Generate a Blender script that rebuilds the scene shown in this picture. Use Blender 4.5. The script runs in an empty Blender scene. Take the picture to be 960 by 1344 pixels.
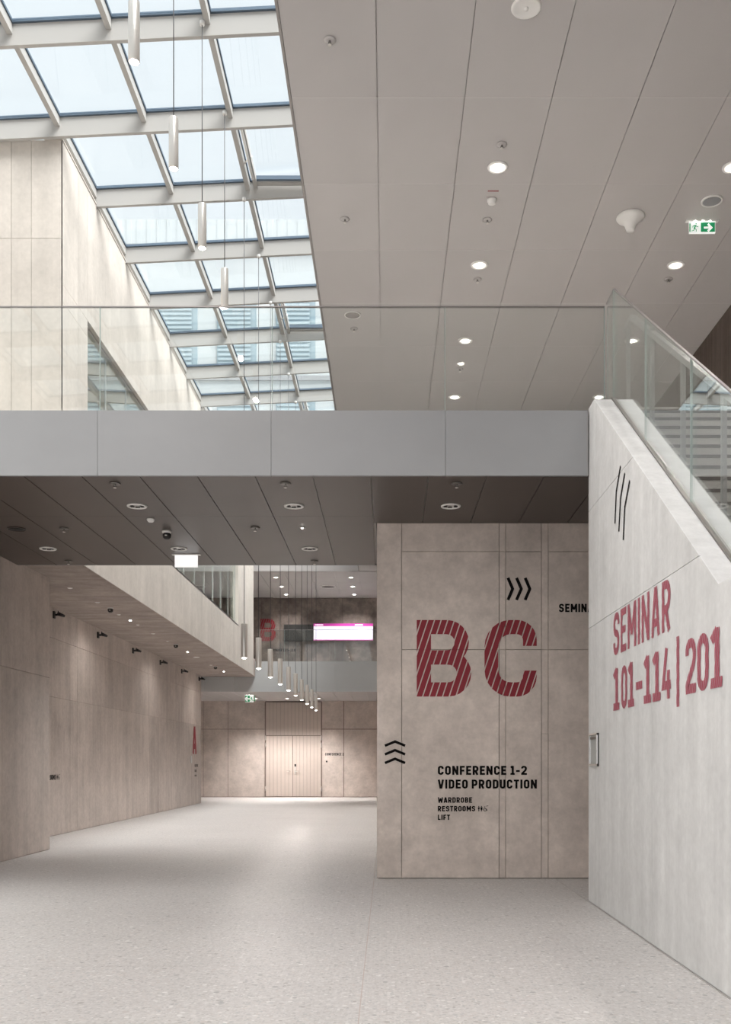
import bpy, bmesh, math, random
from mathutils import Vector, Matrix
random.seed(7)
S = bpy.context.scene
COL = S.collection
R = math.radians
E = 1.46            # eye height of the camera above the floor
F = 1300.0          # focal length in pixels of a 960 x 1344 frame

# ------------------------------------------------------------------ camera
cd = bpy.data.cameras.new('camera'); cam = bpy.data.objects.new('camera', cd); COL.objects.link(cam)
cam.location = (0, 0, E); cam.rotation_euler = (R(90), 0, 0)
cd.sensor_fit = 'HORIZONTAL'; cd.sensor_width = 36.0; cd.lens = 36.0*F/960.0
cd.shift_x = -28/960; cd.shift_y = 328/960; cd.clip_end = 500
S.camera = cam

# ------------------------------------------------------------------ world, sun, exposure
W = bpy.data.worlds.new('overcast_sky'); S.world = W; W.use_nodes = True
bgn = W.node_tree.nodes['Background']
bgn.inputs[0].default_value = (0.90, 0.955, 1.0, 1); bgn.inputs[1].default_value = 0.82
sd = bpy.data.lights.new('hazy_sun', 'SUN'); sd.energy = 10.0; sd.angle = R(50); sd.color = (1.0, 0.965, 0.935)
sun = bpy.data.objects.new('hazy_sun', sd); COL.objects.link(sun)
sun.rotation_euler = Vector((-0.55, 0.30, -1.0)).to_track_quat('-Z', 'Y').to_euler()
S.view_settings.view_transform = 'Standard'; S.view_settings.look = 'None'
S.view_settings.gamma = 1; S.view_settings.use_curve_mapping = False
S.view_settings.exposure = 0.36
S.cycles.transparent_max_bounces = 24
S.cycles.diffuse_bounces = 8

# ------------------------------------------------------------------ materials
def nodes(name):
    m = bpy.data.materials.new(name); m.use_nodes = True
    nt = m.node_tree; b = nt.nodes['Principled BSDF']
    return m, nt, b
def plain(name, col, rough=0.5, metal=0.0, spec=0.5):
    m, nt, b = nodes(name)
    b.inputs['Base Color'].default_value = (*col, 1); b.inputs['Roughness'].default_value = rough
    b.inputs['Metallic'].default_value = metal; b.inputs['Specular IOR Level'].default_value = spec
    return m
def emit(name, col, s):
    m, nt, b = nodes(name)
    b.inputs['Base Color'].default_value = (*col, 1)
    b.inputs['Emission Color'].default_value = (*col, 1); b.inputs['Emission Strength'].default_value = s
    return m
def nz(nt, vec, scale, sc, detail=4, rough=0.55):
    mp = nt.nodes.new('ShaderNodeMapping'); mp.inputs['Scale'].default_value = sc
    nt.links.new(vec, mp.inputs['Vector'])
    n = nt.nodes.new('ShaderNodeTexNoise'); n.inputs['Scale'].default_value = scale
    n.inputs['Detail'].default_value = detail; n.inputs['Roughness'].default_value = rough
    nt.links.new(mp.outputs[0], n.inputs['Vector'])
    return n.outputs['Fac']
def ramp(nt, fac, stops):
    r = nt.nodes.new('ShaderNodeValToRGB'); e = r.color_ramp.elements
    while len(e) < len(stops): e.new(0.5)
    for k, (p, c) in enumerate(stops):
        e[k].position = p; e[k].color = (*c, 1) if len(c) == 3 else c
    nt.links.new(fac, r.inputs[0]); return r.outputs[0]
def mixc(nt, a, b, fac, mode='MIX'):
    m = nt.nodes.new('ShaderNodeMix'); m.data_type = 'RGBA'; m.blend_type = mode
    if isinstance(fac, float): m.inputs[0].default_value = fac
    else: nt.links.new(fac, m.inputs[0])
    for k, v in ((6, a), (7, b)):
        if isinstance(v, tuple): m.inputs[k].default_value = (*v, 1)
        else: nt.links.new(v, m.inputs[k])
    return m.outputs[2]
def concrete(name, col, streak=(6, 6, 0.35), contrast=0.25, blotch=0.25, tint=0.06, rough=0.8, fine=0.12):
    """board-marked or smooth concrete: large blotches, directional streaks, fine grain, a small tint per cast panel"""
    m, nt, b = nodes(name)
    g = nt.nodes.new('ShaderNodeNewGeometry').outputs['Position']
    oi = nt.nodes.new('ShaderNodeObjectInfo')
    big = ramp(nt, nz(nt, g, 0.9, (1, 1, 1), 6, 0.62), [(0.30, (1-blotch,)*3), (0.68, (1+blotch*0.35,)*3)])
    st = ramp(nt, nz(nt, g, 1.6, streak, 5, 0.6), [(0.28, (1-contrast,)*3), (0.70, (1+contrast*0.3,)*3)])
    mid = ramp(nt, nz(nt, g, 3.4, (1, 1, 1), 6, 0.68), [(0.32, (1-blotch*0.7,)*3), (0.62, (1+blotch*0.2,)*3)])
    fi = ramp(nt, nz(nt, g, 14, (1, 1, 1), 5, 0.7), [(0.30, (1-fine,)*3), (0.66, (1+fine*0.3,)*3)])
    tn = ramp(nt, oi.outputs['Random'], [(0, (1-tint,)*3), (1, (1+tint*0.4,)*3)])
    c = mixc(nt, col, big, 1.0, 'MULTIPLY'); c = mixc(nt, c, st, 1.0, 'MULTIPLY')
    c = mixc(nt, c, mid, 1.0, 'MULTIPLY'); c = mixc(nt, c, fi, 1.0, 'MULTIPLY'); c = mixc(nt, c, tn, 1.0, 'MULTIPLY')
    nt.links.new(c, b.inputs['Base Color'])
    b.inputs['Roughness'].default_value = rough; b.inputs['Specular IOR Level'].default_value = 0.3
    bp = nt.nodes.new('ShaderNodeBump'); bp.inputs['Strength'].default_value = 0.12; bp.inputs['Distance'].default_value = 0.01
    nt.links.new(nz(nt, g, 5, streak, 6, 0.65), bp.inputs['Height']); nt.links.new(bp.outputs[0], b.inputs['Normal'])
    return m
def sheet(name, col, rough, metal, var=0.06, spec=0.5):
    m, nt, b = nodes(name)
    g = nt.nodes.new('ShaderNodeNewGeometry').outputs['Position']
    oi = nt.nodes.new('ShaderNodeObjectInfo')
    a = ramp(nt, nz(nt, g, 0.8, (1, 1, 1.6), 4), [(0.3, (1-var,)*3), (0.7, (1+var,)*3)])
    t = ramp(nt, oi.outputs['Random'], [(0, (1-var*0.4,)*3), (1, (1+var*0.4,)*3)])
    c = mixc(nt, mixc(nt, col, a, 1.0, 'MULTIPLY'), t, 1.0, 'MULTIPLY')
    nt.links.new(c, b.inputs['Base Color'])
    b.inputs['Roughness'].default_value = rough; b.inputs['Metallic'].default_value = metal
    b.inputs['Specular IOR Level'].default_value = spec
    return m
def glass(name, tint, base=0.04, k=0.9, pw=4.0):
    """thin clear sheet: looks through, mirrors more at grazing angles (same for every ray)"""
    m = bpy.data.materials.new(name); m.use_nodes = True; nt = m.node_tree; nt.nodes.clear()
    o = nt.nodes.new('ShaderNodeOutputMaterial'); mx = nt.nodes.new('ShaderNodeMixShader')
    t = nt.nodes.new('ShaderNodeBsdfTransparent'); t.inputs[0].default_value = (*tint, 1)
    gl = nt.nodes.new('ShaderNodeBsdfGlossy'); gl.inputs['Roughness'].default_value = 0.0
    gl.inputs['Color'].default_value = (0.95, 0.98, 0.97, 1)
    lw = nt.nodes.new('ShaderNodeLayerWeight'); lw.inputs[0].default_value = 0.5
    p = nt.nodes.new('ShaderNodeMath'); p.operation = 'POWER'; p.inputs[1].default_value = pw
    q = nt.nodes.new('ShaderNodeMath'); q.operation = 'MULTIPLY_ADD'; q.inputs[1].default_value = k; q.inputs[2].default_value = base
    nt.links.new(lw.outputs['Facing'], p.inputs[0]); nt.links.new(p.outputs[0], q.inputs[0])
    nt.links.new(q.outputs[0], mx.inputs[0]); nt.links.new(t.outputs[0], mx.inputs[1]); nt.links.new(gl.outputs[0], mx.inputs[2])
    nt.links.new(mx.outputs[0], o.inputs[0]); return m
def terrazzo():
    m, nt, b = nodes('terrazzo')
    g = nt.nodes.new('ShaderNodeNewGeometry').outputs['Position']
    big = ramp(nt, nz(nt, g, 0.5, (1, 1, 1), 5), [(0.3, (0.94,)*3), (0.7, (1.03,)*3)])
    base = ramp(nt, nz(nt, g, 26, (1, 1, 1), 4, 0.7), [(0.32, (0.48, 0.462, 0.452)), (0.66, (0.62, 0.606, 0.597))])
    c = base
    for sc, thr, cols in ((52, 0.24, [(0.0, (0.38, 0.36, 0.35)), (0.3, (0.68, 0.67, 0.66)), (0.6, (0.54, 0.50, 0.48)), (0.8, (0.42, 0.42, 0.42))]),
                          (30, 0.20, [(0.0, (0.35, 0.33, 0.32)), (0.3, (0.72, 0.71, 0.70)), (0.6, (0.53, 0.49, 0.47)), (0.8, (0.45, 0.45, 0.45))]),
                          (14, 0.12, [(0.0, (0.34, 0.32, 0.31)), (0.3, (0.76, 0.75, 0.74)), (0.6, (0.55, 0.51, 0.49)), (0.85, (0.34, 0.34, 0.34))])):
        v = nt.nodes.new('ShaderNodeTexVoronoi'); v.inputs['Scale'].default_value = sc
        nt.links.new(g, v.inputs['Vector'])
        sp = nt.nodes.new('ShaderNodeSeparateColor'); nt.links.new(v.outputs['Color'], sp.inputs[0])
        th = nt.nodes.new('ShaderNodeMath'); th.operation = 'MULTIPLY'; th.inputs[1].default_value = thr*2.4
        nt.links.new(sp.outputs[1], th.inputs[0])
        lt = nt.nodes.new('ShaderNodeMath'); lt.operation = 'LESS_THAN'
        nt.links.new(v.outputs['Distance'], lt.inputs[0]); nt.links.new(th.outputs[0], lt.inputs[1])
        cc = ramp(nt, sp.outputs[0], cols)
        c = mixc(nt, c, cc, lt.outputs[0])
    c = mixc(nt, c, big, 1.0, 'MULTIPLY')
    nt.links.new(c, b.inputs['Base Color']); b.inputs['Roughness'].default_value = 0.42
    b.inputs['Specular IOR Level'].default_value = 0.45
    return m

M = {}
M['conc_warm'] = concrete('concrete_smooth_warm', (0.68, 0.597, 0.543), (1.2, 1.2, 0.9), 0.13, 0.19, 0.05, fine=0.11)
M['conc_board'] = concrete('concrete_board_marked', (0.545, 0.485, 0.445), (2.6, 2.6, 0.22), 0.17, 0.14, 0.10)
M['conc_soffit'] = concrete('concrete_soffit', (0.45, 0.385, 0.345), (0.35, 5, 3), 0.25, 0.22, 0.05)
M['conc_pale'] = concrete('concrete_pale', (0.60, 0.555, 0.508), (2.5, 2.5, 0.22), 0.10, 0.10, 0.05, fine=0.08)
M['conc_stair'] = concrete('concrete_stair_white', (0.725, 0.735, 0.74), (3, 3, 0.18), 0.12, 0.09, 0.03, fine=0.08)
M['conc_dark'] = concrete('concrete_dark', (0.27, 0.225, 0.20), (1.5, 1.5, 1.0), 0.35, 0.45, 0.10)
M['wood_dark'] = concrete('dark_board_wall', (0.13, 0.10, 0.085), (9, 9, 0.25), 0.35, 0.15, 0.2)
M['joint'] = plain('joint_grey', (0.42, 0.37, 0.33), 0.9)
M['joint_pale'] = plain('joint_pale', (0.50, 0.47, 0.43), 0.9)
M['joint_floor'] = plain('joint_pink', (0.52, 0.44, 0.41), 0.8)
M['terrazzo'] = terrazzo()
M['ceil'] = sheet('ceiling_panel_paint', (0.465, 0.445, 0.44), 0.6, 0.0, 0.02, 0.3)
M['ceil_light'] = plain('ceiling_joint_strip', (0.52, 0.50, 0.49), 0.6)
M['ceil_gap'] = plain('ceiling_gap', (0.30, 0.28, 0.27), 0.9)
M['fascia'] = sheet('fascia_metal', (0.275, 0.28, 0.29), 0.42, 0.0, 0.05)
M['fascia_skylit'] = sheet('fascia_metal_skylit', (0.50, 0.515, 0.52), 0.42, 0.0, 0.04)  # lighter copy of the fascia metal; skylight brightness put into its colour
M['joint_dark'] = plain('joint_dark', (0.22, 0.175, 0.15), 0.9)
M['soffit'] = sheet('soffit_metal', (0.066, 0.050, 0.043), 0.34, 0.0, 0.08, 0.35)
M['gap'] = plain('dark_gap', (0.02, 0.018, 0.017), 0.9)
M['frame'] = plain('skylight_frame', (0.40, 0.39, 0.375), 0.45)
M['gasket'] = plain('frame_gasket', (0.10, 0.14, 0.19), 0.5)
M['steel'] = plain('brushed_steel', (0.74, 0.71, 0.67), 0.30, 0.6)
M['cap'] = plain('rail_cap_metal', (0.26, 0.245, 0.24), 0.5, 0.5)
M['steel_dark'] = plain('dark_steel', (0.20, 0.19, 0.18), 0.4, 0.8)
M['cable'] = plain('cable', (0.07, 0.07, 0.075), 0.6)
M['white'] = plain('white_plastic', (0.78, 0.77, 0.75), 0.4)
M['black'] = plain('black_plastic', (0.015, 0.014, 0.014), 0.45)
M['rail'] = plain('rail_grey_paint', (0.38, 0.395, 0.39), 0.4)
M['strip'] = plain('step_edge_strip', (0.13, 0.12, 0.115), 0.7)
M['step'] = concrete('step_concrete', (0.62, 0.605, 0.58), (1, 1, 1), 0.05, 0.08, 0.04, fine=0.06)
M['glass'] = glass('balustrade_glass', (0.982, 0.990, 0.985), 0.045, 0.95, 3.2)
M['skyglass'] = glass('skylight_glass', (0.96, 0.98, 0.985), 0.03, 0.5)
M['glass_edge'] = plain('glass_edge', (0.36, 0.44, 0.42), 0.15)
M['winglass'] = glass('gallery_window_glass', (0.90, 0.94, 0.925), 0.10, 0.8)
M['red'] = plain('red_paint', (0.23, 0.006, 0.018), 0.6)
M['rose'] = plain('faded_red_paint', (0.42, 0.115, 0.155), 0.7)
M['ink'] = plain('black_paint', (0.006, 0.005, 0.005), 0.8, 0.0, 0.1)
M['door'] = sheet('pale_wood', (0.55, 0.475, 0.425), 0.6, 0.0, 0.07)
M['lamp'] = emit('lamp_glow', (1.0, 0.94, 0.86), 14)
M['lamp_soft'] = emit('lamp_glow_soft', (1.0, 0.95, 0.9), 0.75)
M['lamp_off'] = plain('lamp_reflector', (0.80, 0.78, 0.76), 0.25, 0.6)
M['screen'] = emit('screen_white', (0.86, 0.84, 0.97), 0.62)
M['screen_bar'] = emit('screen_magenta', (0.55, 0.045, 0.36), 0.36)
M['screen_ink'] = emit('screen_text', (0.95, 0.75, 0.9), 0.8)
M['green'] = emit('exit_green', (0.008, 0.24, 0.09), 0.40)
M['exit_white'] = emit('exit_white', (0.92, 0.95, 0.93), 0.40)
M['exit_back_glow'] = emit('exit_back_white_glow', (0.93, 0.92, 0.92), 0.60)  # blank sign back is no lamp; glow added to brighten it
M['facade'] = sheet('outer_facade', (0.46, 0.49, 0.50), 0.6, 0.0, 0.04)
M['facade_win'] = plain('outer_window', (0.26, 0.34, 0.38), 0.2)
M['blind'] = plain('outer_blind', (0.34, 0.42, 0.46), 0.6)
M['paving'] = concrete('outside_paving', (0.45, 0.44, 0.42), (1, 1, 1), 0.1, 0.1)
M['plaster'] = plain('gallery_plaster', (0.60, 0.57, 0.54), 0.8)

# ------------------------------------------------------------------ builders
class MB:
    """collects shapes, links them as ONE mesh object"""
    def __init__(s): s.v = []; s.f = []; s.sm = []
    def add(s, vs, fs, smooth=False):
        o = len(s.v); s.v += [tuple(v) for v in vs]
        for f in fs: s.f.append(tuple(i+o for i in f)); s.sm.append(smooth)
        return s
    def box(s, x0, x1, y0, y1, z0, z1):
        return s.add([(x, y, z) for z in (z0, z1) for y in (y0, y1) for x in (x0, x1)],
                     [(0, 2, 3, 1), (4, 5, 7, 6), (0, 1, 5, 4), (2, 6, 7, 3), (0, 4, 6, 2), (1, 3, 7, 5)])
    def prism(s, pts, d):
        n = len(pts); d = Vector(d); a = [Vector(p) for p in pts]
        return s.add(a+[p+d for p in a], [tuple(range(n-1, -1, -1)), tuple(range(n, 2*n))] +
                     [(k, (k+1) % n, n+(k+1) % n, n+k) for k in range(n)])
    def bar(s, p, q, w, h, up=(0, 0, 1)):
        p, q = Vector(p), Vector(q); d = (q-p).normalized(); u = Vector(up)
        a = d.cross(u).normalized()*w/2; b = a.cross(d).normalized()*h/2
        r = [p-a-b, p+a-b, p+a+b, p-a+b]
        return s.prism(r, q-p)
    def tube(s, p, q, r, n=12, r2=None, cap=True):
        p, q = Vector(p), Vector(q); d = (q-p).normalized()
        a = d.cross(Vector((0, 0, 1)) if abs(d.z) < 0.9 else Vector((1, 0, 0))).normalized(); b = d.cross(a)
        r2 = r if r2 is None else r2
        ring = lambda c, rr: [c+(a*math.cos(2*math.pi*k/n)+b*math.sin(2*math.pi*k/n))*rr for k in range(n)]
        o = len(s.v); s.v += [tuple(x) for x in ring(p, r)+ring(q, r2)]
        for k in range(n): s.f.append((o+k, o+(k+1) % n, o+n+(k+1) % n, o+n+k)); s.sm.append(True)
        if cap:
            s.f.append(tuple(o+k for k in range(n-1, -1, -1))); s.f.append(tuple(o+n+k for k in range(n))); s.sm += [False]*2
        return s
    def lathe(s, prof, c=(0, 0, 0), n=24, smooth=True):
        """profile of (radius, z), turned about the vertical through c"""
        o = len(s.v); cx, cy, cz = c
        for r, z in prof:
            for k in range(n):
                t = 2*math.pi*k/n; s.v.append((cx+r*math.cos(t), cy+r*math.sin(t), cz+z))
        for j in range(len(prof)-1):
            for k in range(n):
                s.f.append((o+j*n+k, o+j*n+(k+1) % n, o+(j+1)*n+(k+1) % n, o+(j+1)*n+k)); s.sm.append(smooth)
        if prof[0][0] > 1e-6: s.f.append(tuple(o+k for k in range(n-1, -1, -1))); s.sm.append(False)
        if prof[-1][0] > 1e-6: s.f.append(tuple(o+(len(prof)-1)*n+k for k in range(n))); s.sm.append(False)
        return s
    def build(s, name, mat, parent=None, loc=None, fix=True):
        me = bpy.data.meshes.new(name); me.from_pydata(s.v, [], s.f)
        me.polygons.foreach_set('use_smooth', s.sm)
        if fix:
            bm = bmesh.new(); bm.from_mesh(me)
            bmesh.ops.remove_doubles(bm, verts=bm.verts, dist=1e-6)
            bmesh.ops.recalc_face_normals(bm, faces=bm.faces); bm.to_mesh(me); bm.free()
        me.materials.append(M[mat] if isinstance(mat, str) else mat)
        o = bpy.data.objects.new(name, me); COL.objects.link(o)
        if parent: o.parent = parent
        if loc: o.location = loc
        return o
def thing(name, label, cat, loc=(0, 0, 0), rz=0, group=None):
    o = bpy.data.objects.new(name, None); COL.objects.link(o); o.location = loc; o.rotation_euler = (0, 0, rz)
    o.empty_display_size = 0.1
    o['label'] = label; o['category'] = cat
    if group: o['group'] = group
    return o
def tag(o, label, cat, group=None):
    o['label'] = label; o['category'] = cat
    if group: o['group'] = group
    return o
def copy_tree(o, parent=None):
    c = o.copy(); COL.objects.link(c)
    if parent: c.parent = parent
    for ch in list(o.children): copy_tree(ch, c)
    return c
def struct(o): o['kind'] = 'structure'; return o

def clip(poly, axis, val, keep_less):
    out = []; n = len(poly)
    for i in range(n):
        a, b = poly[i], poly[(i+1) % n]
        ia = (a[axis] <= val) == keep_less; ib = (b[axis] <= val) == keep_less
        if ia: out.append(a)
        if ia != ib:
            t = (val-a[axis])/(b[axis]-a[axis]); out.append((a[0]+(b[0]-a[0])*t, a[1]+(b[1]-a[1])*t))
    return out
def panels(parent, poly, uc, vc, to3, depth, mat, gap=0.007, holes=(), gapv=None, name='panel', skip=lambda u, v: False):
    """cast panels on one wall face: the outline cut along uc and vc, joints left open, each panel its own part"""
    us = [min(p[0] for p in poly)]+sorted(uc)+[max(p[0] for p in poly)]
    vs = [min(p[1] for p in poly)]+sorted(vc)+[max(p[1] for p in poly)]
    for i in range(len(us)-1):
        for j in range(len(vs)-1):
            mu, mv = (us[i]+us[i+1])/2, (vs[j]+vs[j+1])/2
            if any(h[0] < mu < h[1] and h[2] < mv < h[3] for h in holes) or skip(mu, mv): continue
            p = poly
            g0 = gap/2 if i else 0; g1 = gap/2 if i < len(us)-2 else 0
            gv = gap if gapv is None else gapv
            h0 = gv/2 if j else 0; h1 = gv/2 if j < len(vs)-2 else 0
            for ax, val, less in ((0, us[i]+g0, False), (0, us[i+1]-g1, True), (1, vs[j]+h0, False), (1, vs[j+1]-h1, True)):
                if p: p = clip(p, ax, val, less)
            if len(p) < 3: continue
            q = [p[0]]
            for a in p[1:]:
                if (a[0]-q[-1][0])**2+(a[1]-q[-1][1])**2 > 1e-8: q.append(a)
            if len(q) < 3: continue
            MB().prism([to3(*a) for a in q], depth).build(name, mat, parent)
def rect(u0, u1, v0, v1): return [(u0, v0), (u1, v0), (u1, v1), (u0, v1)]

# ---- stroke lettering: flat painted letters -------------------------------------------------
def rp(pts, r, closed=False):
    out = []; n = len(pts)
    rs = r if isinstance(r, (list, tuple)) else [r]*n
    for i, p in enumerate(pts):
        if (not closed and i in (0, n-1)) or rs[i] <= 0: out.append(p); continue
        a, b = Vector(pts[i-1]), Vector(pts[(i+1) % n]); p_ = Vector(p)
        d1, d2 = (a-p_), (b-p_)
        f1 = .70 if (not closed and i == 1) else .5; f2 = .70 if (not closed and i == n-2) else .5
        rr = min(rs[i], d1.length*f1, d2.length*f2)
        s, e = p_+d1.normalized()*rr, p_+d2.normalized()*rr
        for k in range(7):
            t = k/6; c = 0.56
            q = s*(1-t)**3 + (s+(p_-s)*c)*3*t*(1-t)**2 + (e+(p_-e)*c)*3*t*t*(1-t) + e*t**3
            out.append((q.x, q.y))
    return out
GW = {'I': 0.0, '1': 0.42, '-': 0.36, '|': 0.0, ' ': 0.26, 'M': 0.72, 'W': 0.84, 'L': 0.46, 'E': 0.50, 'F': 0.48, 'T': 0.52, 'V': 0.60, 'A': 0.60, 'N': 0.60}
def glyph(c, t, w=None, rad=None):
    if w is None: w = GW.get(c, 0.56)
    if c in 'I|': w = t
    a = t/2; L, Rr, B, T, Mm = a, w-a, a, 1-a, 0.51; r = 0.26*min(1, w/0.56); P = []
    if rad: r = rad
    def o(p, rr=0, cl=False): P.append((rp(p, rr, cl), cl))
    if c == 'C': o([(Rr, .66), (Rr, T), (L, T), (L, B), (Rr, B), (Rr, .34)], r)
    elif c in 'O0': o([(L, B), (L, T), (Rr, T), (Rr, B)], r, True)
    elif c == 'D': o([(L, B), (L, T), (Rr, T), (Rr, B)], [0, 0, r, r], True)
    elif c == 'B': o([(L, Mm), (L, T), (Rr-.03, T), (Rr-.03, Mm)], [0, 0, r, r*.7], True); o([(L, B), (L, Mm), (Rr, Mm), (Rr, B)], [0, 0, r*.7, r], True)
    elif c == 'P': o([(L, 0), (L, T), (Rr, T), (Rr, .40), (t, .40)], [0, 0, r, r, 0])
    elif c == 'R': o([(L, 0), (L, T), (Rr, T), (Rr, .44), (t, .44)], [0, 0, r, r, 0]); o([(w*.48, .44), (w-a*.95, 0)])
    elif c == 'S': o([(Rr, .70), (Rr, T), (L, T), (L, Mm), (Rr, Mm), (Rr, B), (L, B), (L, .30)], r*.85)
    elif c == 'E': o([(w, T), (L, T), (L, B), (w, B)]); o([(L, Mm), (w*.9, Mm)])
    elif c == 'F': o([(w, T), (L, T), (L, 0)]); o([(L, .47), (w*.9, .47)])
    elif c == 'L': o([(L, 1), (L, B), (w, B)])
    elif c in 'I|': o([(a, 0), (a, 1)])
    elif c == 'T': o([(0, T), (w, T)]); o([(w/2, T), (w/2, 0)])
    elif c == 'U': o([(L, 1), (L, B), (Rr, B), (Rr, 1)], r)
    elif c == 'N': o([(L, 0), (L, 1)]); o([(Rr, 0), (Rr, 1)]); o([(L, .97), (Rr, .03)])
    elif c == 'M': o([(L, 0), (L, 1)]); o([(Rr, 0), (Rr, 1)]); o([(L, .96), (w/2, .30)]); o([(Rr, .96), (w/2, .30)])
    elif c == 'A': o([(a*.9, 0), (w/2-a*.25, 1)]); o([(w-a*.9, 0), (w/2+a*.25, 1)]); o([(w*.22, .28), (w*.78, .28)])
    elif c == 'V': o([(a*.9, 1), (w/2-a*.25, 0)]); o([(w-a*.9, 1), (w/2+a*.25, 0)])
    elif c == 'W': o([(a*.9, 1), (w*.27, 0)]); o([(w*.27, 0), (w*.5, .8)]); o([(w*.5, .8), (w*.73, 0)]); o([(w*.73, 0), (w-a*.9, 1)])
    elif c == '1': o([(w*.08, .80), (w*.55, .97)]); o([(w*.55, 1), (w*.55, 0)]); o([(0, B), (w, B)])
    elif c == '2': o([(L, .70), (L, T), (Rr, T), (Rr, .56), (L, .16), (L, B), (w, B)], [0, r, r, r*.6, r*.4, 0, 0])
    elif c == '5': o([(w*.92, T), (L, T), (L, .60), (Rr, .60), (Rr, B), (L, B), (L, .28)], [0, 0, 0, r, r, r, 0])
    elif c == '9': o([(Rr, .46), (L, .46), (L, T), (Rr, T), (Rr, B), (L, B), (L, .24)], [0, r, r, r, r, r, 0])
    elif c == '4': o([(w*.52, 1), (L, .27), (w, .27)]); o([(w*.74, .56), (w*.74, 0)])
    elif c == '-': o([(0, .43), (w, .43)])
    return P, w
def stroke_mesh(mb, polys, t, place):
    o3 = Vector(place(0, 0)); nrm = (Vector(place(1, 0))-o3).cross(Vector(place(0, 1))-o3).normalized()
    for idx, (pts, closed) in enumerate(polys):
        p = [Vector((x, y)) for x, y in pts]
        q = [p[0]]
        for v in p[1:]:
            if (v-q[-1]).length > 1e-4: q.append(v)
        if closed and (q[0]-q[-1]).length < 1e-4: q.pop()
        n = len(q); Ls, Rs = [], []
        for i in range(n):
            d1 = (q[i]-q[i-1]) if (i or closed) else (q[1]-q[0])
            d2 = (q[(i+1) % n]-q[i]) if (i < n-1 or closed) else d1
            d1 = d1.normalized(); d2 = d2.normalized(); tg = (d1+d2)
            tg = tg.normalized() if tg.length > 1e-6 else d1
            nm = Vector((-tg.y, tg.x)); k = (t/2)/max(0.6, nm.dot(Vector((-d1.y, d1.x))))
            Ls.append(q[i]+nm*k); Rs.append(q[i]-nm*k)
        lift = nrm*(0.0006*idx)
        vs = [Vector(place(*v))+lift for v in Ls]+[Vector(place(*v))+lift for v in Rs]
        m = n if closed else n-1
        mb.add(vs, [(k, n+k, n+(k+1) % n, (k+1) % n) for k in range(m)])
def stripe_cut(o, du, dv, pitch, width):
    """cut a flat letter into slanted stripes, in the letter's own plane"""
    me = o.data; bm = bmesh.new(); bm.from_mesh(me)
    axis = Vector(du)-Vector(dv)*0.33; axis.normalize()
    ks = [v.co.dot(axis) for v in bm.verts]
    k = math.floor(min(ks)/pitch)*pitch
    cuts = []
    while k < max(ks): cuts += [k, k+width]; k += pitch
    for c in cuts:
        bmesh.ops.bisect_plane(bm, geom=bm.verts[:]+bm.edges[:]+bm.faces[:], plane_co=axis*c, plane_no=axis)
    dead = [f for f in bm.faces if (f.calc_center_median().dot(axis) % pitch) > width]
    bmesh.ops.delete(bm, geom=dead, context='FACES'); bm.to_mesh(me); bm.free()
def write(text, name, org, u, v, cap, length, t, mat, label=None, cat='lettering', stripes=None, split=False, ws=None, letter='letter', parent=None, gap=0.13):
    """text starting at org (its base line), u along, v up, stretched to the length it has on the wall"""
    org, u, v = Vector(org), Vector(u), Vector(v)
    gl = []; x = 0
    for c in text:
        if c == ' ': x += GW[' ']; continue
        p, w = glyph(c, t, (ws or {}).get(c)); gl.append((x, p, w)); x += w+gap
    k = length/(x-gap)
    root = parent
    if split and not parent: root = thing(name, label, cat, org)
    mb = MB()
    for x0, p, w in gl:
        if split: mb = MB()
        base = Vector((0, 0, 0)) if (split and not parent) else org
        stroke_mesh(mb, p, t, lambda a, b: base+u*((x0+a)*k)+v*(b*cap))
        if split:
            o = mb.build(letter, mat, root, fix=False)
            if stripes: stripe_cut(o, u, v, *stripes)
    if not split:
        o = mb.build(name, mat, parent, fix=False)
        if label: tag(o, label, cat)
        return o
    return root
def lines(mb, polys, t, org, u, v):
    org, u, v = Vector(org), Vector(u), Vector(v)
    stroke_mesh(mb, polys, t, lambda a, b: org+u*a+v*b)

# projections of a picture point onto planes of the room
def onX(x, y, X): Y = F*X/(x-508); return Y, E+(1000-y)/F*Y
def onH(x, y, h): Y = F*h/(1000-y); return (x-508)/F*Y, Y
def onY(x, y, Y): return (x-508)/F*Y, E+(1000-y)/F*Y

# ------------------------------------------------------------------ main measures
ZC = E+6.8           # main ceiling
ZF = 5.13            # upper floor
ZS = E+2.99          # bridge soffit
XV = -0.975          # edge of the main ceiling beside the skylight
XG = -4.70           # gallery face
XL = -6.585          # left wall below the gallery
XP = -5.62           # pier face
XS = 2.116           # stair wall face
XR = 5.12            # right wall
YB0, YB1 = 10.34, 15.05   # bridge front and back
YBC = 12.40          # lettered wall
Y2 = 35.5            # far bridge front
YE = 41.0            # end wall
ZT = E+9.0           # top of the gallery block

# ------------------------------------------------------------------ floor
fl = struct(MB().box(-9, XR, -8, YE+.3, -0.3, -0.004).build('floor', 'joint_floor'))
fx = [-9, -0.16, 2.11, XR]
fy = [-8]+[7.08+2.27*k for k in range(-6, 15)]+[YE]
for i in range(len(fx)-1):
    for j in range(len(fy)-1):
        MB().box(fx[i]+.003, fx[i+1]-.003, fy[j]+.0015, fy[j+1]-.0015, -0.004, 0).build('slab', 'terrazzo', fl)
struct(MB().box(-40, 40, -60, -8, -0.4, -0.1).build('ground_light_block', 'paving'))  # unseen ground added to cut sky light from below

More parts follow.
